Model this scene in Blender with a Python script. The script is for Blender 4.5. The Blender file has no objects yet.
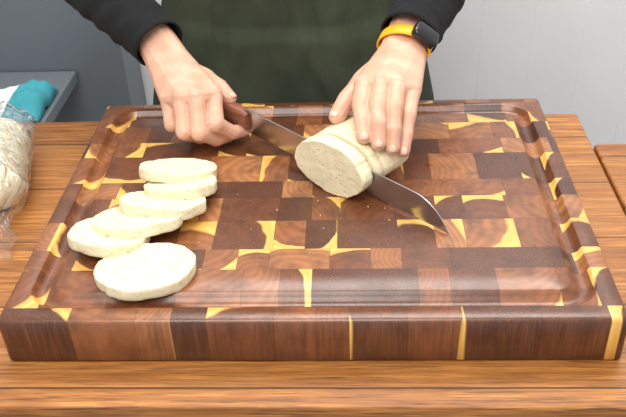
import bpy, bmesh, math, random
from mathutils import Matrix, Vector, Euler, noise as mnoise
random.seed(3)
T=.055; D=.455
C=bpy.context.collection
cam=bpy.data.cameras.new('camera');co=bpy.data.objects.new('camera',cam);C.objects.link(co)
cam.sensor_width=36;cam.lens=812.37/626*36
R=(Euler((0,0,.05944)).to_matrix() @ Euler((math.pi/2-.60647,0,0)).to_matrix() @ Euler((0,0,-.04463)).to_matrix())
m=R.to_4x4();m.translation=(.04448,-.57507,.53039);co.matrix_world=m
bpy.context.scene.camera=co

# ---------------------------------------------------------------- materials
class NT:
    def __init__(s,name):
        s.m=bpy.data.materials.new(name);s.m.use_nodes=True;s.t=s.m.node_tree;s.b=s.t.nodes['Principled BSDF']
    def n(s,ty,**k):
        n=s.t.nodes.new(ty)
        for a,v in k.items(): setattr(n,a,v)
        return n
    def L(s,a,b): s.t.links.new(a,b)
    def put(s,sock,v):
        if isinstance(v,bpy.types.NodeSocket): s.L(v,sock)
        else: sock.default_value=v
    def M(s,op,a,b=0.0,c=None):
        n=s.n('ShaderNodeMath',operation=op); s.put(n.inputs[0],a)
        if len(n.inputs)>1: s.put(n.inputs[1],b)
        if c is not None: s.put(n.inputs[2],c)
        return n.outputs[0]
    def clamp(s,a): return s.M('MINIMUM',s.M('MAXIMUM',a,0),1)
    def obj(s): return s.n('ShaderNodeTexCoord').outputs['Object']
    def map(s,v,scale=(1,1,1),loc=(0,0,0)):
        n=s.n('ShaderNodeMapping');s.L(v,n.inputs[0]);n.inputs['Scale'].default_value=scale;n.inputs['Location'].default_value=loc;return n.outputs[0]
    def noise(s,v,scale,detail=3,rough=.5,dist=0):
        n=s.n('ShaderNodeTexNoise');
        if v is not None: s.L(v,n.inputs['Vector'])
        n.inputs['Scale'].default_value=scale;n.inputs['Detail'].default_value=detail;n.inputs['Roughness'].default_value=rough;n.inputs['Distortion'].default_value=dist
        return n.outputs['Fac']
    def ramp(s,f,st,interp='LINEAR'):
        n=s.n('ShaderNodeValToRGB');n.color_ramp.interpolation=interp;s.L(f,n.inputs[0]);e=n.color_ramp.elements
        while len(e)<len(st): e.new(.5)
        for i,(p,c) in enumerate(st):
            e[i].position=p; e[i].color=(c[0],c[1],c[2],1) if not isinstance(c,(int,float)) else (c,c,c,1)
        return n.outputs[0]
    def mix(s,f,a,b,mode='MIX'):
        n=s.n('ShaderNodeMix',data_type='RGBA',blend_type=mode);s.put(n.inputs[0],f)
        for i,v in ((6,a),(7,b)):
            if isinstance(v,(tuple,list)): v=(v[0],v[1],v[2],1)
            s.put(n.inputs[i],v)
        return n.outputs[2]
    def bump(s,h,st=.3,dist=.001):
        n=s.n('ShaderNodeBump');n.inputs['Strength'].default_value=st;n.inputs['Distance'].default_value=dist;s.L(h,n.inputs['Height']);s.L(n.outputs[0],s.b.inputs['Normal'])
    def set(s,**k):
        for a,v in k.items():
            a=a.replace('_',' ')
            if isinstance(v,(tuple,list)) and len(v)==3 and 'Radius' not in a: v=(*v,1)
            s.put(s.b.inputs[a],v)
        return s.m

def mat_board():
    t=NT('end_grain_walnut');o=t.obj();sp=t.n('ShaderNodeSeparateXYZ');t.L(o,sp.inputs[0]);x,y,z=sp.outputs
    S=1/.0455
    v=t.M('ADD',t.M('MULTIPLY',y,S),.42)
    v=t.M('ADD',v,t.M('MULTIPLY',t.M('SINE',t.M('MULTIPLY',v,2.4)),.16));row=t.M('FLOOR',v)
    w1=t.n('ShaderNodeTexWhiteNoise',noise_dimensions='1D');t.L(t.M('ADD',row,.37),w1.inputs['W'])
    u=t.M('MULTIPLY',x,S)
    u=t.M('ADD',u,t.M('MULTIPLY',w1.outputs['Value'],3.0))
    u=t.M('ADD',u,t.M('MULTIPLY',t.M('SINE',t.M('ADD',t.M('MULTIPLY',u,1.9),t.M('MULTIPLY',row,2.1))),.24))
    col=t.M('FLOOR',u)
    cb=t.n('ShaderNodeCombineXYZ');t.L(col,cb.inputs[0]);t.L(row,cb.inputs[1]);cb.inputs[2].default_value=11.3
    w=t.n('ShaderNodeTexWhiteNoise',noise_dimensions='3D');t.L(cb.outputs[0],w.inputs['Vector'])
    sc=t.n('ShaderNodeSeparateColor');t.L(w.outputs['Color'],sc.inputs[0]);r,g,b=sc.outputs
    cb2=t.n('ShaderNodeCombineXYZ');t.L(col,cb2.inputs[0]);t.L(row,cb2.inputs[1]);cb2.inputs[2].default_value=5.5
    w2=t.n('ShaderNodeTexWhiteNoise',noise_dimensions='3D');t.L(cb2.outputs[0],w2.inputs['Vector'])
    fu=t.M('SUBTRACT',t.M('FRACT',u),.5);fv=t.M('SUBTRACT',t.M('FRACT',v),.5)
    cx=t.M('MULTIPLY',t.M('SUBTRACT',r,.5),2.0);cy=t.M('MULTIPLY',t.M('SUBTRACT',g,.5),2.0)
    dx=t.M('SUBTRACT',fu,cx);dy=t.M('SUBTRACT',fv,cy)
    d=t.M('SQRT',t.M('ADD',t.M('MULTIPLY',dx,dx),t.M('MULTIPLY',dy,dy)))
    nz=t.noise(t.map(o,(1,1,.15)),34,2)
    d=t.M('ADD',d,t.M('MULTIPLY',t.M('SUBTRACT',nz,.5),.22))
    # pale sapwood only fills the corner of a block farthest from the pith
    ax_=t.M('ADD',t.M('ABSOLUTE',cx),.5);ay_=t.M('ADD',t.M('ABSOLUTE',cy),.5)
    cd=t.M('SQRT',t.M('ADD',t.M('MULTIPLY',ax_,ax_),t.M('MULTIPLY',ay_,ay_)))
    Rr=t.M('MAXIMUM',t.M('ADD',t.M('MULTIPLY',b,.90),.85),t.M('SUBTRACT',cd,.38))
    sap=t.clamp(t.M('MULTIPLY',t.M('SUBTRACT',d,Rr),18))
    base=t.ramp(w2.outputs['Value'],[(0,(.060,.017,.008)),(.3,(.115,.034,.013)),(.55,(.20,.062,.022)),(.8,(.30,.105,.037)),(1,(.44,.185,.07))])
    ring=t.M('SINE',t.M('MULTIPLY',d,t.M('ADD',20,t.M('MULTIPLY',b,25))))
    ring=t.M('ADD',t.M('MULTIPLY',ring,.5),.5)
    base=t.mix(t.M('MULTIPLY',ring,.30),base,(.040,.014,.007))
    fine=t.noise(t.map(o,(1,1,.04)),420,2,.7)
    base=t.mix(t.M('MULTIPLY',t.M('SUBTRACT',fine,.42),.9),base,(.40,.16,.06))
    big=t.noise(t.map(o,(1,1,.5)),32,4,.6)
    base=t.mix(t.clamp(t.M('MULTIPLY',t.M('SUBTRACT',big,.45),2.6)),base,(.050,.016,.008))
    sapc=t.mix(t.M('MULTIPLY',ring,.45),(.82,.48,.12),(.58,.26,.05))
    c=t.mix(sap,base,sapc)
    ed=t.M('MAXIMUM',t.M('ABSOLUTE',fu),t.M('ABSOLUTE',fv))
    ed=t.clamp(t.M('MULTIPLY',t.M('SUBTRACT',ed,.482),60))
    c=t.mix(t.M('MULTIPLY',ed,.4),c,(.03,.012,.006))
    t.bump(t.M('ADD',fine,t.M('MULTIPLY',ed,-.5)),.15,.0005)
    rg=t.M('ADD',.20,t.M('MULTIPLY',t.noise(o,30,3),.24))
    return t.set(Base_Color=c,Roughness=rg,Coat_Weight=.25,Coat_Roughness=.22)

def mat_oak(name,pw,off,ax=0):
    t=NT(name);o=t.obj();sp=t.n('ShaderNodeSeparateXYZ');t.L(o,sp.inputs[0]);ac=sp.outputs[1 if ax==0 else 0]
    v=t.M('ADD',t.M('DIVIDE',ac,pw),off);row=t.M('FLOOR',v)
    w=t.n('ShaderNodeTexWhiteNoise',noise_dimensions='1D');t.L(row,w.inputs['W'])
    cb=t.n('ShaderNodeCombineXYZ');t.L(t.M('MULTIPLY',row,3.7),cb.inputs[0 if ax==0 else 1])
    va=t.n('ShaderNodeVectorMath',operation='ADD');t.L(o,va.inputs[0]);t.L(cb.outputs[0],va.inputs[1]);o2=va.outputs[0]
    g1=t.noise(t.map(o2,(1.6,16,16)),3.2,6,.6,1.2)
    g2=t.noise(t.map(o2,(6,170,170)),2.5,3,.6)
    g3=t.noise(t.map(o2,(14,300,300)),1.3,2,.6)
    g4=t.noise(t.map(o,(1,1,1)),11,4,.6)
    wv=t.n('ShaderNodeTexWave',wave_type='BANDS',bands_direction='Y');t.L(t.map(o2,(.5,9,9)),wv.inputs[0])
    wv.inputs['Scale'].default_value=3;wv.inputs['Distortion'].default_value=9;wv.inputs['Detail'].default_value=3;wv.inputs['Detail Scale'].default_value=.8
    c=t.ramp(g1,[(.25,(.23,.080,.015)),(.45,(.44,.170,.036)),(.6,(.60,.26,.064)),(.8,(.72,.39,.13))])
    c=t.mix(t.M('MULTIPLY',wv.outputs['Fac'],.50),c,(.27,.085,.017))
    c=t.mix(t.clamp(t.M('MULTIPLY',t.M('SUBTRACT',g2,.42),2.4)),c,(.16,.052,.013))
    c=t.mix(t.clamp(t.M('MULTIPLY',t.M('SUBTRACT',g3,.50),4.0)),c,(.09,.032,.011))
    c=t.mix(t.clamp(t.M('MULTIPLY',t.M('SUBTRACT',g4,.50),2.4)),c,(.29,.105,.026))
    c=t.mix(t.M('MULTIPLY',w.outputs['Value'],.3),c,(.42,.17,.040))
    e=t.M('ABSOLUTE',t.M('SUBTRACT',t.M('FRACT',v),.5));e=t.clamp(t.M('MULTIPLY',t.M('SUBTRACT',e,.488),120))
    c=t.mix(e,c,(.03,.012,.005))
    t.bump(t.M('ADD',g2,t.M('MULTIPLY',e,-2)),.3,.0008)
    return t.set(Base_Color=c,Roughness=t.M('ADD',.33,t.M('MULTIPLY',g1,.3)))

def mat_dough():
    t=NT('steamed_dough');o=t.obj()
    n1=t.noise(o,70,4,.6);n2=t.noise(o,420,3,.6)
    def holes(sc,th,k):
        vo=t.n('ShaderNodeTexVoronoi');t.L(t.map(o,(1,1,1),(sc*.01,0,0)),vo.inputs['Vector']);vo.inputs['Scale'].default_value=sc
        s3=t.n('ShaderNodeSeparateColor');t.L(vo.outputs['Color'],s3.inputs[0])
        return t.clamp(t.M('MULTIPLY',t.M('SUBTRACT',t.M('MULTIPLY',s3.outputs[0],th),vo.outputs['Distance']),k))
    hole=t.M('MAXIMUM',holes(190,.38,6),t.M('MULTIPLY',holes(430,.44,5),.75))
    c=t.ramp(n1,[(.3,(.76,.655,.42)),(.7,(.85,.765,.54))])
    c=t.mix(t.M('MULTIPLY',hole,.45),c,(.60,.44,.21))
    t.bump(t.M('SUBTRACT',t.M('ADD',t.M('MULTIPLY',n2,.7),n1),t.M('MULTIPLY',hole,.9)),.6,.0015)
    return t.set(Base_Color=c,Roughness=.7,Subsurface_Weight=.12,Subsurface_Radius=(.02,.015,.009),Subsurface_Scale=.15)
def mat_skin():
    t=NT('skin');o=t.obj();n1=t.noise(o,45,3);n2=t.noise(o,22,2);n3=t.noise(t.map(o,(1,1,1)),700,2);n4=t.noise(t.map(o,(1,1,1)),190,4,.65,1.5)
    c=t.ramp(n1,[(.3,(.64,.335,.22)),(.7,(.76,.46,.33))])
    c=t.mix(t.clamp(t.M('MULTIPLY',t.M('SUBTRACT',n2,.5),2.4)),c,(.62,.26,.17))
    c=t.mix(t.clamp(t.M('MULTIPLY',t.M('SUBTRACT',n4,.56),1.6)),c,(.54,.25,.165))
    t.bump(t.M('ADD',t.M('ADD',t.M('MULTIPLY',n3,.7),n1),t.M('MULTIPLY',n4,.8)),.45,.0012)
    return t.set(Base_Color=c,Roughness=.5,Subsurface_Weight=.12,Subsurface_Radius=(.02,.008,.004),Subsurface_Scale=.15)
def mat_cloth(name,c1,c2,fold=60,st=.35,rough=.85):
    t=NT(name);o=t.obj();n1=t.noise(o,9,3);n2=t.noise(t.map(o,(1,1,.35)),fold*.35,3,.5,.6);n3=t.noise(o,900,1)
    c=t.ramp(n1,[(.3,c1),(.7,c2)])
    t.bump(t.M('ADD',n2,t.M('MULTIPLY',n3,.05)),st,.012)
    return t.set(Base_Color=c,Roughness=rough)
def mat_plain(name,c,rough=.5,metal=0,var=.08,scale=40,bump=0,**k):
    t=NT(name);o=t.obj();n=t.noise(o,scale,3)
    cc=t.ramp(n,[(.3,tuple(a*(1-var) for a in c)),(.7,tuple(min(1,a*(1+var)) for a in c))])
    if bump: t.bump(n,bump,.001)
    return t.set(Base_Color=cc,Roughness=rough,Metallic=metal,**k)
def mat_brushed(name,c,rough=.35,sc=(400,400,4),metal=.8,bs=.05):
    t=NT(name);o=t.obj();n=t.noise(t.map(o,sc),1,3)
    cc=t.ramp(n,[(.2,tuple(a*.85 for a in c)),(.8,c)])
    if bs: t.bump(n,bs,.0005)
    return t.set(Base_Color=cc,Roughness=rough,Metallic=metal)
def mat_film():
    t=NT('cling_film');o=t.obj()
    tr=t.n('ShaderNodeBsdfTransparent');tr.inputs[0].default_value=(.99,.99,.99,1)
    gl=t.n('ShaderNodeBsdfGlossy');gl.inputs['Roughness'].default_value=.06
    df=t.n('ShaderNodeBsdfDiffuse');df.inputs[0].default_value=(.95,.95,.93,1)
    n1=t.noise(o,26,3,.5,2.0)
    bp=t.n('ShaderNodeBump');bp.inputs['Strength'].default_value=.7;bp.inputs['Distance'].default_value=.007;t.L(n1,bp.inputs['Height'])
    t.L(bp.outputs[0],gl.inputs['Normal'])
    lw=t.n('ShaderNodeLayerWeight');lw.inputs['Blend'].default_value=.22;t.L(bp.outputs[0],lw.inputs['Normal'])
    m1=t.n('ShaderNodeMixShader');t.L(t.M('ADD',.02,t.M('MULTIPLY',lw.outputs['Facing'],.16)),m1.inputs[0]);t.L(tr.outputs[0],m1.inputs[1]);t.L(df.outputs[0],m1.inputs[2])
    m2=t.n('ShaderNodeMixShader');t.L(t.clamp(t.M('ADD',.07,t.M('MULTIPLY',lw.outputs['Fresnel'],.42))),m2.inputs[0]);t.L(m1.outputs[0],m2.inputs[1]);t.L(gl.outputs[0],m2.inputs[2])
    t.L(m2.outputs[0],t.t.nodes['Material Output'].inputs['Surface']);return t.m

DOUGH=mat_dough();SKIN=mat_skin()
BLACK=mat_cloth('black_knit',(.004,.004,.005),(.008,.008,.010),90,.35,.95)
GREEN=mat_cloth('olive_canvas',(.038,.049,.028),(.060,.074,.042),40,.7)
CAB=mat_brushed('grey_metal_sheet',(.20,.225,.25),.45,(3,3,3),.25,0)
WALLM=mat_plain('white_cladding',(.91,.92,.94),.45,0,.02,6)
FILM=mat_film()
NAIL=mat_plain('nail',(.80,.49,.38),.32)

# ---------------------------------------------------------------- helpers
def mesh_obj(name,vs,fs,mat=None,smooth=False,parent=None):
    me=bpy.data.meshes.new(name);me.from_pydata([tuple(v) for v in vs],[],fs);me.update()
    ob=bpy.data.objects.new(name,me);C.objects.link(ob)
    if mat: me.materials.append(mat)
    if smooth:
        for p in me.polygons: p.use_smooth=True
    if parent: ob.parent=parent
    return ob
def box(name,lo,hi,mat,bev=.003,parent=None,seg=2):
    vs=[(x,y,z) for x in (lo[0],hi[0]) for y in (lo[1],hi[1]) for z in (lo[2],hi[2])]
    fs=[(0,1,3,2),(4,6,7,5),(0,4,5,1),(2,3,7,6),(0,2,6,4),(1,5,7,3)]
    ob=mesh_obj(name,vs,fs,mat,True,parent)
    if bev:
        b=ob.modifiers.new('b','BEVEL');b.width=bev;b.segments=seg;b.harden_normals=True
    return ob
def empty(name,loc=(0,0,0)):
    e=bpy.data.objects.new(name,None);e.location=loc;C.objects.link(e);return e
def hulls(name,groups,mat,voxel=.0012,smooth=6,parent=None,sub=2,extra=None):
    """union of convex hulls of spheres, fused to one continuous surface"""
    bm=bmesh.new()
    for g in groups:
        b=bmesh.new()
        for p,r in g:
            bmesh.ops.create_icosphere(b,subdivisions=sub,radius=r,matrix=Matrix.Translation(p))
        res=bmesh.ops.convex_hull(b,input=b.verts)
        bmesh.ops.delete(b,geom=list({e for e in res['geom_interior']+res['geom_unused'] if isinstance(e,bmesh.types.BMVert)}),context='VERTS')
        me=bpy.data.meshes.new('t');b.to_mesh(me);b.free();bm.from_mesh(me);bpy.data.meshes.remove(me)
    bmesh.ops.recalc_face_normals(bm,faces=bm.faces)
    me=bpy.data.meshes.new(name);bm.to_mesh(me);bm.free()
    ob=bpy.data.objects.new(name,me);C.objects.link(ob);me.materials.append(mat)
    r=ob.modifiers.new('r','REMESH');r.mode='VOXEL';r.voxel_size=voxel;r.use_smooth_shade=True
    s=ob.modifiers.new('s','SMOOTH');s.factor=.5;s.iterations=smooth
    if parent: ob.parent=parent
    return ob
def chain(pts,rs): return [[(Vector(pts[i]),rs[i]),(Vector(pts[i+1]),rs[i+1])] for i in range(len(pts)-1)]
def loft(name,rings,mat,parent=None,closed_u=True,cap=True,smooth=True):
    n=len(rings[0]);vs=[v for r in rings for v in r];fs=[]
    for k in range(len(rings)-1):
        for i in range(n if closed_u else n-1):
            a=k*n+i;b=k*n+(i+1)%n;fs.append((a,b,b+n,a+n))
    if cap and closed_u:
        fs.append(tuple(reversed(range(n))));fs.append(tuple(range((len(rings)-1)*n,len(rings)*n)))
    return mesh_obj(name,vs,fs,mat,smooth,parent)
def frame(ax,up=Vector((0,0,1))):
    ax=Vector(ax).normalized();s=ax.cross(up).normalized();u=s.cross(ax).normalized();return ax,s,u

# ---------------------------------------------------------------- cutting board
def rring(inset,r,z,n=8):
    x0,x1,y0,y1=-.305+inset,.305-inset,inset,D-inset;out=[]
    for cx,cy,a0 in ((x1-r,y1-r,0),(x0+r,y1-r,90),(x0+r,y0+r,180),(x1-r,y0+r,270)):
        for i in range(n+1):
            a=math.radians(a0+90*i/n);out.append((cx+r*math.cos(a),cy+r*math.sin(a),z))
    return out
prof=[(.003,.004,-T),(0,.006,-T+.003),(0,.006,-.004),(.0013,.006,-.0013),(.004,.006,0),(.020,.034,0),(.0212,.034,-.001),(.0235,.032,-.006),(.0275,.028,-.0085),(.032,.025,-.009),(.0365,.022,-.0075),(.0405,.018,-.004),(.043,.016,-.0008),(.0445,.015,0),(.07,.012,0)]
board=loft('cutting_board',[rring(*p) for p in prof],mat_board())
board.modifiers.new('e','EDGE_SPLIT').split_angle=math.radians(50)

# ---------------------------------------------------------------- tables
oak=mat_oak('oak_planks',.118,.288);oak2=mat_oak('oak_planks_worn',.118,.75)
def table(x0,x1,y0,y1,mat):
    tb=empty('wooden_table')
    box('tabletop',(x0,y0,-T-.05),(x1,y1,-T-.0003),mat,.004,tb)
    for i,(x,y) in enumerate(((x0+.08,y0+.08),(x1-.08,y0+.08),(x0+.08,y1-.08),(x1-.08,y1-.08))):
        box('leg_%d'%(i+1),(x-.035,y-.035,-.955),(x+.035,y+.035,-T-.05),mat,.004,tb)
    box('rail_front',(x0+.1,y0+.05,-T-.14),(x1-.1,y0+.075,-T-.05),mat,.002,tb)
table(-.95,.3785,-.058,.510,oak)
table(.3815,1.2,-.058,.420,oak2)

# ---------------------------------------------------------------- dough slices
def section(a,b,seed,n=120,flat=.0):
    out=[]
    for i in range(n):
        t=2*math.pi*i/n;c,s=math.cos(t),math.sin(t);e=.94
        x=a*math.copysign(abs(c)**e,c);y=b*math.copysign(abs(s)**e,s)
        k=1+.060*mnoise.noise(Vector((c*1.3+seed*7,s*1.3,seed)))*1.6+.022*mnoise.noise(Vector((c*5,s*5,seed*3)))+.014*mnoise.noise(Vector((c*16,s*16,seed*2)))
        y*=k;x*=k
        if flat and y<0: y*=(1-flat)
        out.append((x,y))
    return out
def slice_obj(name,mtx,a,b,th,seed,flat=0,mat=DOUGH,warp=.0012):
    sec=section(a,b,seed,flat=flat);rings=[]
    h=th/2
    def ring(k,z):
        out=[]
        for i,(x,y) in enumerate(sec):
            j=mnoise.noise(Vector((x*90,y*90,seed+z*160)))
            kk=k*(1+.018*j if k>.93 else 1)
            dz=.0011*mnoise.noise(Vector((x*k*45,y*k*45,seed)))+.0005*mnoise.noise(Vector((x*k*170,y*k*170,seed+5)))
            dz+=warp*(y*k/b)*(x*k/a)
            out.append(mtx@Vector((x*kk,y*kk,z*(1+.10*mnoise.noise(Vector((x*k*20,y*k*20,seed+9)))*2)+dz)))
        return out
    for k,z in ((.03,-h),(.5,-h),(.9,-h),(.982,-h*.97),(.998,-h*.85),(1.004,-h*.4),(1.004,h*.1),(1.006,h*.6),(1.002,h*.9),(.992,h*.99),(.97,h),(.90,h),(.80,h),(.7,h),(.6,h),(.5,h),(.4,h),(.3,h),(.2,h),(.1,h),(.02,h)): rings.append(ring(k,z))
    o=loft(name,rings,mat);o.modifiers.new('e','EDGE_SPLIT').split_angle=math.radians(48)
    return o
SL=[(-.168,.0685,0,.0500,.0380),(-.219,.119,9,.0435,.0355),(-.193,.1435,13,.0495,.0365),(-.167,.1705,16,.0465,.0365),(-.1545,.205,16,.0410,.0355),(-.162,.237,17,.0450,.0365)]
for i,(x,y,t,a,b) in enumerate(SL):
    th=.0135;tr=math.radians(t);z=b*math.sin(tr)+th/2*math.cos(tr)+.0010+.0009*i
    M=Matrix.Translation((x,y,z))@Euler((-tr,math.radians([0,2,-2,1,-2,2][i]),math.radians([8,-4,6,-6,3,-4][i])),'XYZ').to_matrix().to_4x4()
    slice_obj('dough_slice' if i==0 else 'dough_slice.%03d'%i,M,a,b,th,1.7*i+1)

# ---------------------------------------------------------------- roll being cut, knife
Hh=Vector((-.089,.338,0));dv=Vector((.7607,-.6492,0));nv=Vector((.6492,.7607,0));up=Vector((0,0,1))
def K(s,n,z): return Hh+dv*s+nv*n+up*z
Mb=Matrix(((dv.x,0,-nv.x,0),(dv.y,0,-nv.y,0),(0,1,0,0),(0,0,0,1)))
def rollM(s,n,z):
    m=Mb.copy();p=K(s,n,z);m.translation=p;return m
roll=empty('dough_roll')
o=slice_obj('cut_slice',rollM(.157,-.0122,.0330),.050,.0330,.019,12,flat=.05,warp=0);o.parent=roll
sec=section(.050,.0330,12,flat=.05);rings=[]
prf=[(.0025,.05),(.0025,.7),(.0025,.95),(.0032,.985),(.006,1),(.012,1.0),(.0150,.99),(.0165,.958),(.0180,.99),(.022,1.0),(.028,1.005),(.034,1.01),(.042,1.01),(.05,1.0),(.057,.985),(.063,.96),(.069,.91),(.074,.81),(.077,.67),(.079,.4),(.0795,.05)]
for n_,k in prf:
    rr=[]
    for x,y in sec:
        q=1+.050*mnoise.noise(Vector((x*28,y*28,n_*32+2)))+.018*mnoise.noise(Vector((x*110,y*110,n_*110)))
        if n_<.004: q=1
        rr.append(K(.157+x*k*q,n_,max(.0008,.0330+y*k*q+(.0330*(1-k)*-.3 if n_>.06 else 0))))
    rings.append(rr)
loft('log',rings,DOUGH,roll)

knife=empty('kitchen_knife')
BL=.312
N=60
bladem=mat_brushed('blade_steel',(.60,.60,.60),.24,(60,60,4),1.0)
def zb(s): return .016*(1-s/BL)+.0012
rings=[]
for i in range(N+1):
    s=BL*i/N
    u=max(0,(s-.262)/.05)
    hgt=.034-.002*(s/BL)-(.031)*(u**2.4)
    e=zb(s);tp=zb(s)+max(hgt,.0008)
    th=.0011*(1-.5*s/BL)
    rings.append([K(s,0,e),K(s,th*.8,e+(tp-e)*.35),K(s,th,tp-.0004),K(s,th*.4,tp),K(s,-th*.4,tp),K(s,-th,tp-.0004),K(s,-th*.8,e+(tp-e)*.35)])
b=loft('blade',rings,bladem,knife);b.modifiers.new('e','EDGE_SPLIT').split_angle=math.radians(12)
t=NT('rosewood');o=t.obj();g=t.noise(t.map(o,(30,30,200)),2,4,.6);hm=t.set(Base_Color=t.ramp(g,[(.3,(.13,.042,.020)),(.7,(.28,.105,.05))]),Roughness=.4)
rings=[]
for i in range(15):
    f=i/14;s=.004-.126*f;zc=.034+.014*f
    hh=.0140-.002*math.sin(f*math.pi)+.002*f;ww=.0090+.0015*math.sin(f*math.pi)
    if i in(0,14): hh*=.85;ww*=.8
    rings.append([K(s,ww*math.copysign(abs(math.cos(a))**.6,math.cos(a)),zc+hh*math.copysign(abs(math.sin(a))**.6,math.sin(a))) for a in [2*math.pi*j/24 for j in range(24)]])
hd=loft('handle',rings,hm,knife);hd.modifiers.new('e','EDGE_SPLIT').split_angle=math.radians(60)
for j,s in enumerate((-.010,-.055,-.105)):
    f=(.004-s)/.126
    bm=bmesh.new();bmesh.ops.create_cone(bm,cap_ends=True,segments=20,radius1=.0028,radius2=.0028,depth=.0215,matrix=Matrix.Translation(K(s,0,.034+.014*f))@Vector(nv).to_track_quat('Z','Y').to_matrix().to_4x4())
    me=bpy.data.meshes.new('rivet');bm.to_mesh(me);bm.free();me.materials.append(bladem);ob=bpy.data.objects.new('rivet_%d'%(j+1),me);C.objects.link(ob);ob.parent=knife

# ---------------------------------------------------------------- person
person=empty('person',(0,0,0))
def nail(p0,p1,dors,r,name,w=.0058,l=.0062):
    ax=(Vector(p1)-Vector(p0)).normalized();dn=(Vector(dors)-ax*Vector(dors).dot(ax)).normalized();sd=ax.cross(dn)
    c=Vector(p1)+ax*r*.12+dn*(r*.74)
    vs=[];fs=[];nu,nw=8,8
    for i in range(nu+1):
        for j in range(nw+1):
            u=i/nu*2-1;w_=j/nw*2-1
            k=(1-.30*max(0,abs(u))**3)
            x=w*w_*k;yy=l*u
            z=.0022*(1-w_**2)-.0014*u*u*(1 if u>0 else .5)
            vs.append(c+sd*x+ax*yy+dn*z)
    for i in range(nu):
        for j in range(nw):
            a=i*(nw+1)+j;fs.append((a,a+1,a+nw+2,a+nw+1))
    ob=mesh_obj(name,vs,fs,NAIL,True,person)
    so=ob.modifiers.new('s','SOLIDIFY');so.thickness=.0006;so.offset=0

def hand(name,wr,wu,wc,mcp,pip,dip,tip,th,fore,mr=(.0130,.0134,.0128,.0118),dn=Vector((0,-.3,1)),nails=True,RW=.0175,fat=1.0):
    V=Vector;g=[]
    mcp=[V(p) for p in mcp];wr=V(wr);wu=V(wu);wc=V(wc)
    dnn=dn.normalized()
    g.append([(mcp[0],mr[0]*.95),(mcp[1],mr[1]*.95),(wr,RW)])
    g.append([(mcp[1],mr[1]*.95),(mcp[2],mr[2]*.95),(wr,RW),(wu,RW)])
    g.append([(mcp[2],mr[2]*.95),(mcp[3],mr[3]*.95),(wu,RW)])
    mid=(mcp[0]+mcp[1]+wr)/3-dnn*.007;mid2=(mcp[3]+mcp[2]+wu)/3-dnn*.007
    g.append([(mid,.013),(mid2,.013),(wc-dnn*.002,.015)])
    for i in range(4):
        # knuckle with its tendon running back to the wrist
        g.append([(mcp[i]+dnn*.0022,mr[i]*.88),(mcp[i]+(wc-mcp[i])*.18+dnn*.0030,.0085)])
        g.append([(mcp[i]+(wc-mcp[i])*.10+dnn*.0075,.0042),(mcp[i]+(wc-mcp[i])*.65+dnn*.0115,.0040)])
        r0=mr[i]*.92;rs=[r0,(.0113,.0114,.0111,.0100)[i]*fat,(.0101,.0102,.0099,.0089)[i]*fat,(.0091,.0093,.0090,.0080)[i]*fat]
        m1=mcp[i].lerp(V(pip[i]),.5);m2=V(pip[i]).lerp(V(dip[i]),.5);m3=V(dip[i]).lerp(V(tip[i]),.5)
        g+=chain([mcp[i],m1,pip[i],m2,dip[i],m3,tip[i]],[r0,rs[1]*.94,rs[1],rs[2]*.96,rs[2],rs[3]*1.0,rs[3]])
        if nails: nail(dip[i],tip[i],dnn+V((0,-.8,0)),rs[3],name+'_nail_%d'%(i+1),.0050 if i<3 else .0043,.0046)
    th=[V(p) for p in th]
    g+=chain([th[0],th[1],th[1].lerp(th[2],.5),th[2],th[2].lerp(th[3],.5),th[3]],[.0175,.0145,.0125,.0128,.0116,.0107])
    g.append([(th[0],.016),(th[1],.0135),(mid,.013)])
    g.append([(th[1],.010),(mcp[0],.010),(th[0],.013)])
    fa,fb=V(fore[0]),V(fore[1]);sd=(wr-wu).normalized()
    g.append([(wr,RW),(wu,RW),(fa+sd*.012,.019),(fa-sd*.012,.019)])
    g.append([(fa+sd*.012,.019),(fa-sd*.012,.019),(fb+sd*.013,.024),(fb-sd*.013,.024)])
    return hulls(name,g,SKIN,.0010,4,person)

hand('right_hand',(-.184,.409,.088),(-.213,.418,.085),(-.198,.414,.088),
 [(-.129,.341,.070),(-.148,.327,.075),(-.168,.330,.072),(-.188,.343,.064)],
 [(-.124,.308,.046),(-.144,.296,.041),(-.164,.303,.038),(-.183,.322,.038)],
 [(-.108,.325,.024),(-.128,.317,.020),(-.149,.326,.018),(-.170,.343,.020)],
 [(-.096,.341,.018),(-.115,.334,.015),(-.136,.344,.014),(-.158,.361,.015)],
 [(-.180,.398,.078),(-.148,.389,.070),(-.128,.376,.062),(-.114,.364,.053)],
 [(-.217,.442,.099),(-.27,.50,.128)],dn=Vector((-.35,-.45,1)),nails=False)
nail((-.128,.376,.062),(-.114,.364,.053),(.5,.2,1),.0105,'right_thumb_nail',.0062,.0062)
hand('left_hand',(.096,.376,.107),(.123,.381,.105),(.109,.379,.108),
 [(.059,.304,.098),(.079,.300,.103),(.099,.299,.100),(.117,.302,.090)],
 [(.055,.265,.091),(.0742,.258,.095),(.093,.259,.090),(.110,.266,.076)],
 [(.0565,.243,.083),(.0745,.236,.083),(.0920,.239,.074),(.107,.249,.061)],
 [(.0580,.2286,.070),(.0745,.2235,.065),(.0905,.2280,.056),(.1040,.2370,.046)],
 [(.088,.360,.098),(.060,.337,.088),(.040,.308,.077),(.027,.286,.066)],
 [(.118,.405,.113),(.145,.47,.133)],dn=Vector((0,-.25,1)))
nail((.040,.308,.077),(.027,.286,.066),(-.4,-.4,1),.0105,'left_thumb_nail',.0060,.0060)

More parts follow.
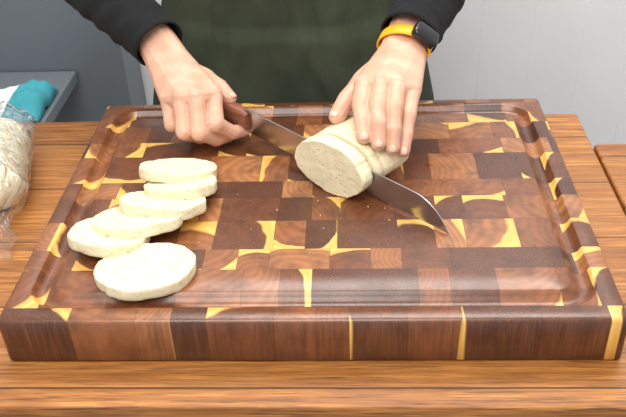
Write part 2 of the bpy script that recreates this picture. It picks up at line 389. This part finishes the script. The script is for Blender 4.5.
# sleeves
def sleeve(name,pts,rads,n=40,m=44,seed=0,thick=.0025):
    pts=[Vector(p) for p in pts];rings=[]
    L=[0]
    for i in range(1,len(pts)): L.append(L[-1]+(pts[i]-pts[i-1]).length)
    def at(s):
        for i in range(len(pts)-1):
            if s<=L[i+1] or i==len(pts)-2:
                f=(s-L[i])/(L[i+1]-L[i]);
                return pts[i].lerp(pts[i+1],f),rads[i]+(rads[i+1]-rads[i])*f
    tot=L[-1]
    for k in range(m+1):
        s=tot*k/m;p,r=at(s);p2,_=at(min(tot,s+.03));p1,_=at(max(0,s-.03));ax,sd,u=frame(p2-p1)
        ring=[]
        for i in range(n):
            a=2*math.pi*i/n
            w=mnoise.noise(Vector((s*55+math.sin(a)*1.2,math.cos(a)*1.3,seed)))*.0035+mnoise.noise(Vector((s*130+math.sin(a+1)*2,math.cos(a)*2,seed+5)))*.0012
            w*=min(1,(s)/.02) if s<.02 else 1
            rr=r+w+(.0012 if s<.006 else 0)
            ring.append(p+(sd*math.cos(a)*1.04+u*math.sin(a)*.96)*rr)
        rings.append(ring)
    inner=[[v+(pts[0]-v).normalized()*thick+ (pts[1]-pts[0]).normalized()*.0005 for v in rings[0]]]
    p0=pts[0]+(pts[1]-pts[0]).normalized()*.02
    inner.insert(0,[p0+(v-pts[0])*.9 for v in rings[0]])
    o=loft(name,inner+rings,BLACK,person,cap=False);return o
sleeve('right_sleeve',[(-.211,.434,.099),(-.28,.505,.130),(-.375,.60,.172),(-.33,.645,.26)],[.0345,.042,.051,.055],seed=1)
sleeve('left_sleeve',[(.1185,.407,.115),(.145,.47,.136),(.192,.60,.176),(.18,.65,.26)],[.0355,.043,.052,.055],seed=4)

# watch on left wrist
watch=empty('wrist_watch')
wcn=Vector((.1125,.390,.1105));ax,sd,u=frame(Vector((.118,.405,.114))-Vector((.109,.379,.108)))
YEL=mat_plain('yellow_strap',(.88,.45,.015),.45);WB=mat_plain('black_glass',(.01,.01,.012),.12)
ra,rb=.0330,.0228;rings=[]
for i in range(49):
    a=2*math.pi*i/48;dr=sd*math.cos(a)*ra+u*math.sin(a)*rb;nn=(sd*math.cos(a)/ra+u*math.sin(a)/rb).normalized()
    rings.append([wcn+dr+ax*x+nn*z for x,z in ((-.0085,-.001),(-.0095,.0006),(-.0085,.002),(.0085,.002),(.0095,.0006),(.0085,-.001))])
loft('strap',rings,YEL,watch,cap=False)
a=math.radians(42)
sdir=sd if sd.x>0 else -sd
nn=(sdir*math.cos(a)/ra+u*math.sin(a)/rb).normalized();tt=ax.cross(nn).normalized()
cc=wcn+sdir*math.cos(a)*ra+u*math.sin(a)*rb+nn*.004
rings=[]
for z,k in ((-.005,.85),(-.004,1),(.003,1),(.005,.93),(.0055,.80),(.0055,.02)):
    rings.append([cc+nn*z+ax*.0135*k*math.copysign(abs(math.cos(q))**.5,math.cos(q))+tt*.0175*k*math.copysign(abs(math.sin(q))**.5,math.sin(q)) for q in [2*math.pi*j/32 for j in range(32)]])
loft('case',rings,WB,watch)
watch.parent=person

# torso with upper arms
bx,by=-.055,.715
g=[]
def ell(z,a,b,r): return [(Vector((bx+s*(a-r),by+q*(b-r),z)),r) for s in(-1,0,1) for q in (-1,1)]
lv=[(-.16,.165,.108,.06),(.0,.155,.105,.06),(.12,.150,.102,.06),(.28,.168,.112,.07),(.38,.18,.10,.06)]
for i in range(len(lv)-1): g.append(ell(*lv[i])+ell(*lv[i+1]))
g.append([(Vector((bx-.16,by+.005,.405)),.05),(Vector((bx+.16,by+.005,.405)),.05),(Vector((bx,by+.01,.45)),.055)])
for sx,el in ((-1,(-.375,.60,.172)),(1,(.192,.60,.176))):
    sh=Vector((bx+sx*.185,by,.395));e=Vector(el)
    g+=chain([sh,sh.lerp(e,.5),e],[.062,.055,.050])
hulls('shirt',g,BLACK,.006,8,person)
# apron: front wrap with hanging folds
rings=[]
for k in range(90):
    f=k/89;z=.33-.95*f
    hw=.10+.09*min(1,max(0,(.33-z)/.20)) if z>.13 else (.185+(.13-z)*.22 if z>-.1 else .236+(-.1-z)*.06)
    dep=.135+ (.009 if z<.05 else 0)
    ring=[]
    for i in range(91):
        u=(i/90)*2-1
        x=bx+hw*u
        y=by-dep*math.sqrt(max(0,1-(abs(u)*.93)**2.6))
        fold=.007*math.sin(u*9+f*2.0+1.0)*min(1,f*2.2)+.013*mnoise.noise(Vector((u*3.2+z*1.5,z*4.5,2.2)))+.010*abs(mnoise.noise(Vector((u*4.5+z*9,z*7-u*3,4))))+.005*mnoise.noise(Vector((u*9,z*14,4)))
        ring.append(Vector((x,y+fold,z)))
    rings.append(ring)
ap=loft('apron',rings,GREEN,person,closed_u=False);so=ap.modifiers.new('s','SOLIDIFY');so.thickness=.0025
pp=[(bx-.095,by-.116,.325),(bx-.075,by-.085,.41),(bx-.05,by-.03,.475),(bx,by+.045,.49),(bx+.05,by-.03,.475),(bx+.075,by-.085,.41),(bx+.095,by-.116,.325)]
hulls('apron_strap',chain(pp,[.008]*7),GREEN,.003,3,person)
# legs, shoes
PANT=mat_cloth('dark_trousers',(.015,.017,.022),(.022,.024,.03));SHOE=mat_plain('shoe_leather',(.02,.02,.02),.4)
g=[ell(-.16,.16,.105,.06)+ell(-.05,.15,.10,.06)]
for sx in(-1,1):
    g+=chain([(bx+sx*.085,by,-.12),(bx+sx*.095,by-.01,-.48),(bx+sx*.10,by+.02,-.88)],[.082,.062,.052])
hulls('trousers',g,PANT,.008,8,person)
for i,sx in enumerate((-1,1)):
    hulls('shoe_%d'%(i+1),[[(Vector((bx+sx*.10,by+.03,-.918)),.036),(Vector((bx+sx*.105,by-.09,-.923)),.031),(Vector((bx+sx*.10,by-.14,-.930)),.024)]],SHOE,.005,3,person)
# head and neck
hc=Vector((bx,by-.055,.62))
def hp(x,y,z): return hc+Vector((x,y,z))
g=[[(hp(0,.02,.02),.082),(hp(0,-.012,.03),.078)],[(hp(0,-.02,.0),.066),(hp(0,-.052,-.075),.028),(hp(.03,-.02,-.06),.03),(hp(-.03,-.02,-.06),.03)],
 [(hp(0,.03,-.04),.052),(Vector((bx,by+.005,.44)),.056)],[(hp(0,-.082,.012),.007),(hp(0,-.100,-.022),.010)],[(hp(-.013,-.088,-.025),.007),(hp(.013,-.088,-.025),.007)],
 [(hp(-.018,-.078,-.052),.007),(hp(.018,-.078,-.052),.007)],[(hp(.03,-.07,.024),.012),(hp(.012,-.075,.026),.012)],[(hp(-.03,-.07,.024),.012),(hp(-.012,-.075,.026),.012)],
 [(hp(.078,.012,.012),.012),(hp(.074,.008,-.022),.008)],[(hp(-.078,.012,.012),.012),(hp(-.074,.008,-.022),.008)]]
hulls('head',g,SKIN,.003,5,person)
HAIR=mat_plain('dark_hair',(.03,.018,.012),.5,0,.3,200,.4)
hulls('hair',[[(hp(0,.035,.035),.088),(hp(0,-.005,.052),.078)],[(hp(0,.05,.0),.075),(hp(0,.06,-.05),.05)],[(hp(0,.11,.03),.035),(hp(0,.13,.0),.03)]],HAIR,.004,4,person)
EW=mat_plain('eye_white',(.8,.8,.8),.2);LIP=mat_plain('lips',(.5,.17,.14),.4)
for i,sx in enumerate((-1,1)):
    hulls('eye_%d'%(i+1),[[(hp(sx*.029,-.076,.006),.010),(hp(sx*.030,-.076,.006),.010)]],EW,.0015,2,person)
    hulls('iris_%d'%(i+1),[[(hp(sx*.029,-.0835,.004),.0045),(hp(sx*.0291,-.0835,.004),.0045)]],WB,.001,2,person)
hulls('mouth',[[(hp(-.018,-.083,-.052),.0045),(hp(0,-.086,-.052),.005),(hp(.018,-.083,-.052),.0045)]],LIP,.0015,2,person)

# ---------------------------------------------------------------- wrapped dough at the left
wd=empty('wrapped_dough_roll')
A=Vector((-.440,.400,-T+.043));B=Vector((-.404,.250,-T+.041));ax,sd,u=frame(B-A)
def wrap_rings(fn,ts,n=48):
    out=[]
    for t_ in ts:
        r,off=fn(t_);p=A.lerp(B,t_)+off;out.append([p+(sd*math.cos(a)+u*math.sin(a))*r for a in [2*math.pi*i/n for i in range(n)]])
    return out
ts=[i/24 for i in range(25)]
loft('dough',wrap_rings(lambda t:(.039*max(.08,(1-abs(2*t-1)**7))**.5,Vector((0,0,-.003))),ts),DOUGH,wd)
rings=[]
for k in range(80):
    t_=-.22+1.80*k/79;p=A+(B-A)*t_
    r=.0415 if -.02<t_<1.02 else (.0415-.024*min(1,abs(t_-(0 if t_<0 else 1))/.25) if t_<0 or t_<1.3 else .0175+.014*(t_-1.3)/.3)
    if t_>1.02: p=p+Vector((0,0,-.014*min(1,(t_-1.02)/.3)))
    ring=[]
    for i in range(96):
        a=2*math.pi*i/96
        amp=.0035 if 0<t_<1 else .009
        w=amp*mnoise.noise(Vector((math.cos(a)*2.2,math.sin(a)*2.2,t_*6)))+amp*1.0*abs(mnoise.noise(Vector((math.cos(a)*4,math.sin(a)*4,t_*9+3))))
        v=p+(sd*math.cos(a)+u*math.sin(a))*(r+w);v.z=max(v.z,-T+.0006);ring.append(v)
    rings.append(ring)
loft('cling_film_wrap',rings,FILM,wd,cap=False)

# crumbs on the board
bm=bmesh.new()
for i in range(22):
    if i<15: x,y=random.gauss(-.135,.035),random.uniform(.10,.29)
    else: x,y=random.gauss(.03,.03),random.gauss(.165,.02)
    r=random.uniform(.0004,.0009)
    bmesh.ops.create_icosphere(bm,subdivisions=1,radius=r,matrix=Matrix.Translation((x,y,r*.7)))
me=bpy.data.meshes.new('dough_crumbs');bm.to_mesh(me);bm.free();me.materials.append(DOUGH);C.objects.link(bpy.data.objects.new('dough_crumbs',me))

# ---------------------------------------------------------------- room
FLOORM=mat_plain('grey_floor',(.30,.30,.30),.5)
box('floor',(-2.5,-2.2,-1.0),(2.5,1.62,-.955),FLOORM,0)
vs=[];fs=[];x=-2.5;Yw=1.30
xs=[]
while x<2.5: xs.append(x);x+=.1235
pts=[]
for x in xs: pts+=[(x,Yw+.0015),(x+.0016,Yw),(x+.1219,Yw)]
pts.append((2.5,Yw))
for (x,y) in pts: vs+=[(x+.02,y,-.955),(x+.02,y,1.9)]
for k in range(len(pts)-1): fs.append((2*k,2*k+2,2*k+3,2*k+1))
mesh_obj('wall_back',vs,fs,WALLM)
box('wall_left',(-2.55,-2.2,-.955),(-2.5,1.3,1.9),WALLM,0)
box('wall_right',(2.5,-2.2,-.955),(2.55,1.3,1.9),WALLM,0)
cab=empty('steel_cabinet')
box('body',(-1.7,1.16,-.955),(-.486,1.295,.55),CAB,.004,cab)
box('counter',(-1.7,.86,-.30),(-.600,1.155,-.27),CAB,.004,cab)
box('counter_leg_1',(-.65,.88,-.955),(-.62,.91,-.30),CAB,.003,cab)
box('counter_leg_2',(-1.65,.88,-.955),(-1.62,.91,-.30),CAB,.003,cab)
TEAL=NT('teal_towel_cloth');o=TEAL.obj();sp=TEAL.n('ShaderNodeSeparateXYZ');TEAL.L(o,sp.inputs[0])
st=TEAL.clamp(TEAL.M('MULTIPLY',TEAL.M('SUBTRACT',TEAL.M('ADD',TEAL.M('MULTIPLY',sp.outputs[0],1.0),TEAL.M('MULTIPLY',sp.outputs[2],-.5)),-.556),-300))
TEAL.bump(TEAL.noise(o,60,3),.4,.003)
TM=TEAL.set(Base_Color=TEAL.mix(st,(.05,.32,.38),(.80,.84,.84)),Roughness=.9)
rings=[]
for k in range(40):
    f=k/39;ring=[]
    for i in range(50):
        u=i/49*2-1
        x=-.692+.082*u;y=.875+.15*f
        z=-.267+.034*math.sqrt(max(0,1-(abs(u))**6))*math.sin(min(1,f*1.6+.12)*math.pi*.5)*(1 if f<.8 else (1-f)/.2)*(1+.4*u)+.012*mnoise.noise(Vector((u*2,f*4,1)))+.004*mnoise.noise(Vector((u*6+f*4,f*8,3)))
        ring.append(Vector((x,y+.02*u,max(z,-.2685))))
    rings.append(ring)
tw=loft('teal_towel',rings,TM,None,closed_u=False);so=tw.modifiers.new('s','SOLIDIFY');so.thickness=.003;so.offset=1

# ---------------------------------------------------------------- light
def light(name,loc,rot,size,e,col=(1,1,1),sy=None):
    l=bpy.data.lights.new(name,'AREA');l.energy=e;l.size=size;l.color=col
    if sy: l.shape='RECTANGLE';l.size_y=sy
    o=bpy.data.objects.new(name,l);o.location=loc;o.rotation_euler=rot;C.objects.link(o)
light('ceiling_light',(0.25,1.0,1.75),(math.radians(-20),0,0),1.6,33,(1,.98,.94),.7)
light('ceiling_light.001',(-.2,-.8,1.7),(math.radians(28),0,0),1.2,34,(1,.98,.94))
w=bpy.data.worlds.new('w');bpy.context.scene.world=w;w.use_nodes=True;w.node_tree.nodes['Background'].inputs[0].default_value=(1,.99,.98,1);w.node_tree.nodes['Background'].inputs[1].default_value=.80
bpy.context.scene.view_settings.view_transform='Standard'
